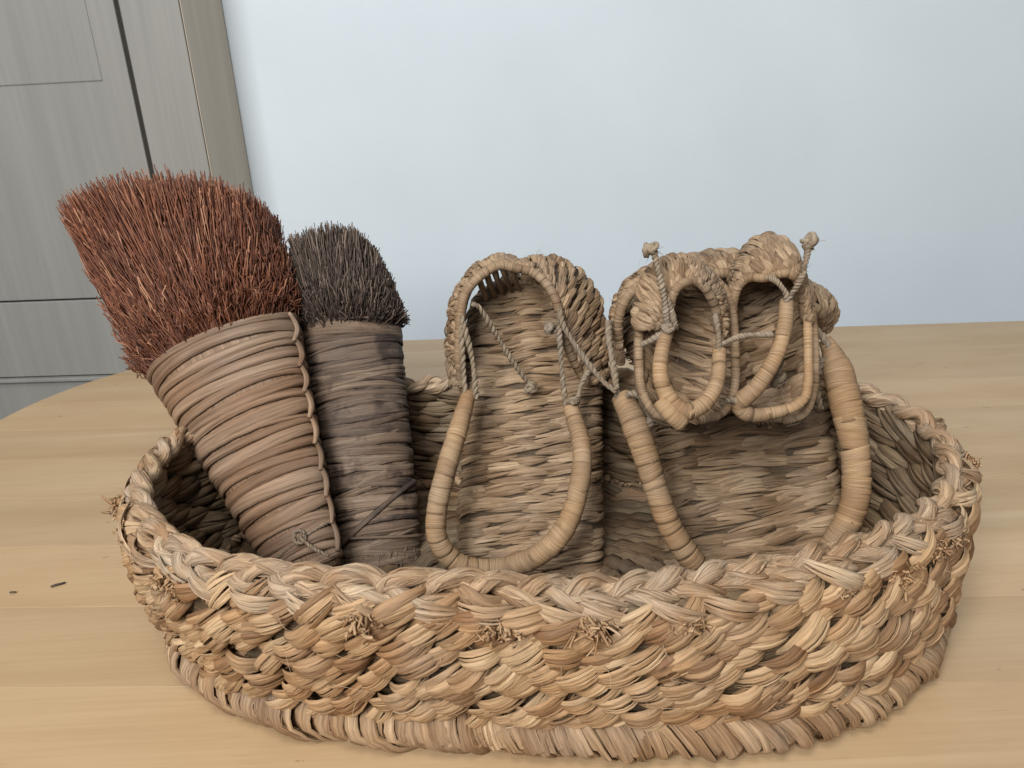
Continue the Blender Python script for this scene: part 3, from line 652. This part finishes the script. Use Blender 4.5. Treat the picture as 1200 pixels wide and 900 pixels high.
FS2 = Frame((.19, .435, .012), 34, -3)
S2 = make_sandal(FS2, 'large straw sandal with thick straps carrying the two small sandals', 
    [(768, 720), (772, 650), (771, 590), (768, 530), (758, 480), (742, 432), (724, 395), (738, 345), (830, 322)],
    [(1002, 720), (1002, 650), (998, 590), (990, 530), (982, 490), (975, 440), (966, 400), (940, 350), (870, 322)],
    w_big, 46, 4, .0048,
    [(716, 425, .0), (713, 378, .01), (724, 346, .015), (745, 322, .018), (785, 304, .02), (822, 297, .02), (850, 294, .02), (885, 300, .02), (925, 318, .018), (960, 338, .016), (977, 355, .014), (979, 373, .012), (968, 390, .006)],
    [(727, 425, .012), (724, 380, .034), (732, 354, .042), (751, 334, .046), (790, 324, .046), (828, 322, .046), (850, 320, .046), (880, 324, .046), (915, 340, .046), (945, 357, .046), (958, 363, .044), (962, 372, .036), (955, 388, .016)],
    38, 2, .007,
    [(728, 464, .05), (741, 490, .054), (757, 535, .054), (771, 580, .05), (788, 622, .045), (815, 662, .036), (850, 700, .026), (900, 712, .022), (945, 682, .03), (976, 640, .04), (998, 600, .046), (1004, 560, .05), (1000, 515, .052), (990, 468, .052), (981, 432, .05), (973, 410, .047), (966, 398, .046)],
    [.0085, .0110, .0098, .0095, .0095, .0095, .0098, .010, .010, .010, .0105, .0105, .0108, .0112, .0124, .0120, .0050], .0085, .0034, slant=.9, lift=.003)
for pts, tn in [([(724, 466, .055), (719, 430, .05), (714, 400, .045), (713, 376, .04)], 5), ([(974, 410, .05), (962, 392, .05), (948, 378, .05), (940, 366, .048)], 3),
                ([(734, 462, .062), (748, 462, .066), (760, 478, .066), (762, 498, .06)], 4), ([(965, 420, .05), (956, 450, .05), (962, 480, .046)], 3)]:
    cord(FS2, pts, .0019, S2, tn * 1.3)

# the two small sandals hung on the second large one
w_boat = lambda s, t: .018 * np.abs(t) ** 1.8 - .004
FC = Frame(FS2.O + FS2.n * .052, 30, 16)
C1 = make_sandal(FC, 'small straw sandal with blunt hood, hung on the large sandal beside the single sandal', 
    [(784, 497), (756, 488), (741, 462), (738, 430), (738, 400), (742, 370), (756, 340), (785, 322)],
    [(802, 497), (832, 488), (846, 462), (848, 430), (847, 400), (844, 370), (834, 345), (812, 326)],
    w_boat, 24, 3, .0036,
    [(738, 392, .012), (739, 355, .014), (748, 322, .016), (768, 303, .018), (793, 296, .02), (815, 305, .018), (835, 326, .016), (846, 352, .014), (849, 392, .012)],
    [(768, 384, .024), (783, 366, .034), (788, 346, .040), (797, 334, .042), (812, 329, .042), (825, 336, .040), (834, 350, .036), (840, 368, .03), (843, 396, .024)],
    26, 2, .006,
    [(784, 382, .034), (776, 410, .036), (774, 442, .038), (786, 470, .038), (806, 482, .038), (828, 470, .038), (841, 444, .036), (843, 410, .032)],
    [.0042, .0047, .0050, .0056, .0056, .0050, .0048, .0044], .0105, .0026, slant=-.8, lift=.0022, thick=.004, prefix='small_straw_sandal', edges=True, strap_k=.82)
for pts, tn in [([(782, 386, .036), (779, 355, .044), (772, 320, .05), (766, 294, .052)], 8), ([(792, 386, .036), (786, 362, .042), (782, 350, .044)], 4), ([(842, 410, .034), (842, 392, .036), (838, 368, .036)], 4),
                ([(778, 390, .036), (764, 398, .03), (752, 404, .022)], 4), ([(844, 404, .034), (870, 394, .034), (905, 392, .036)], 6)]:
    cord(FC, pts, .0015, C1, tn * 1.2)
knot(FC, 763, 292, .052, .0048, C1); knot(FC, 782, 384, .038, .0042, C1)
m = MB(); p = spline(FC.poly([(776, 470, .036), (785, 482, .038), (800, 496, .036)]), 8); m.tube(p, FC.n, .0054, .0046, 14, 2, .05, 0, .6, jag=.01); m.build('strap_heel', M['strap'], C1)
FD = Frame(FS2.O + FS2.n * .056, 30, -14)
C2 = make_sandal(FD, 'small straw sandal with tall rounded hood, hung against the large sandal\'s open side', 
    [(894, 497), (868, 488), (857, 462), (855, 430), (852, 400), (852, 365), (862, 335), (885, 318)],
    [(910, 497), (938, 488), (949, 462), (951, 430), (950, 400), (947, 370), (938, 340), (912, 318)],
    w_boat, 24, 3, .0036,
    [(850, 392, .010), (852, 350, .014), (860, 310, .016), (876, 284, .018), (899, 273, .02), (920, 282, .018), (935, 304, .016), (944, 336, .014), (949, 380, .010)],
    [(859, 390, .022), (859, 358, .034), (866, 335, .040), (880, 325, .044), (897, 326, .046), (914, 321, .046), (928, 322, .044), (938, 338, .036), (944, 378, .02)],
    28, 3, .009,
    [(922, 352, .04), (919, 385, .042), (908, 420, .044), (888, 452, .042), (866, 474, .040), (880, 486, .036), (905, 484, .032), (932, 476, .03), (946, 458, .028), (947, 410, .026), (946, 366, .024)],
    [.0048, .0052, .0053, .0056, .0060, .0050, .0040, .0034, .0031, .0031, .0031], .0105, .0026, slant=.9, lift=.0022, thick=.004, prefix='small_straw_sandal', edges=True, strap_k=.82)
for pts, tn in [([(900, 324, .048), (910, 330, .05), (921, 344, .046), (922, 356, .042)], 4), ([(924, 350, .044), (938, 328, .05), (944, 308, .052), (948, 286, .052)], 6), ([(868, 474, .042), (856, 468, .044), (846, 474, .04)], 3),
                ([(918, 410, .03), (914, 430, .026), (910, 448, .022)], 3)]:
    cord(FD, pts, .0015, C2, tn * 1.2)
knot(FD, 949, 284, .052, .0052, C2); knot(FD, 912, 446, .022, .006, C2)

# ------------------------------------------------------------------ crumbs on the table
for k, (px, py, L, ang, lab) in enumerate([(68, 685, .009, .5, 'thin dark splinter lying alone on the table'), (15, 694, .004, .1, 'tiny dark crumb near the table splinter'), (152, 655, .005, -.2, 'bit of dry straw fallen beside the basket')]):
    c = on_z(px, py, .0012); d = np.array([math.cos(ang), math.sin(ang), 0]); m = MB()
    m.tube(np.array([c - d * L / 2, c - d * L * .2 + np.array([0, 0, .0004]), c + d * L * .25, c + d * L / 2]), (0, 0, 1), [.0005, .0009, .0008, .0004], .0006, 8, 2, .1, 0, .1, jag=.05)
    o = m.build('straw_fragment', M['stain_vine' if k < 2 else 'base']); o['label'] = lab; o['category'] = 'fragment'; o['group'] = 'bits fallen on the table'
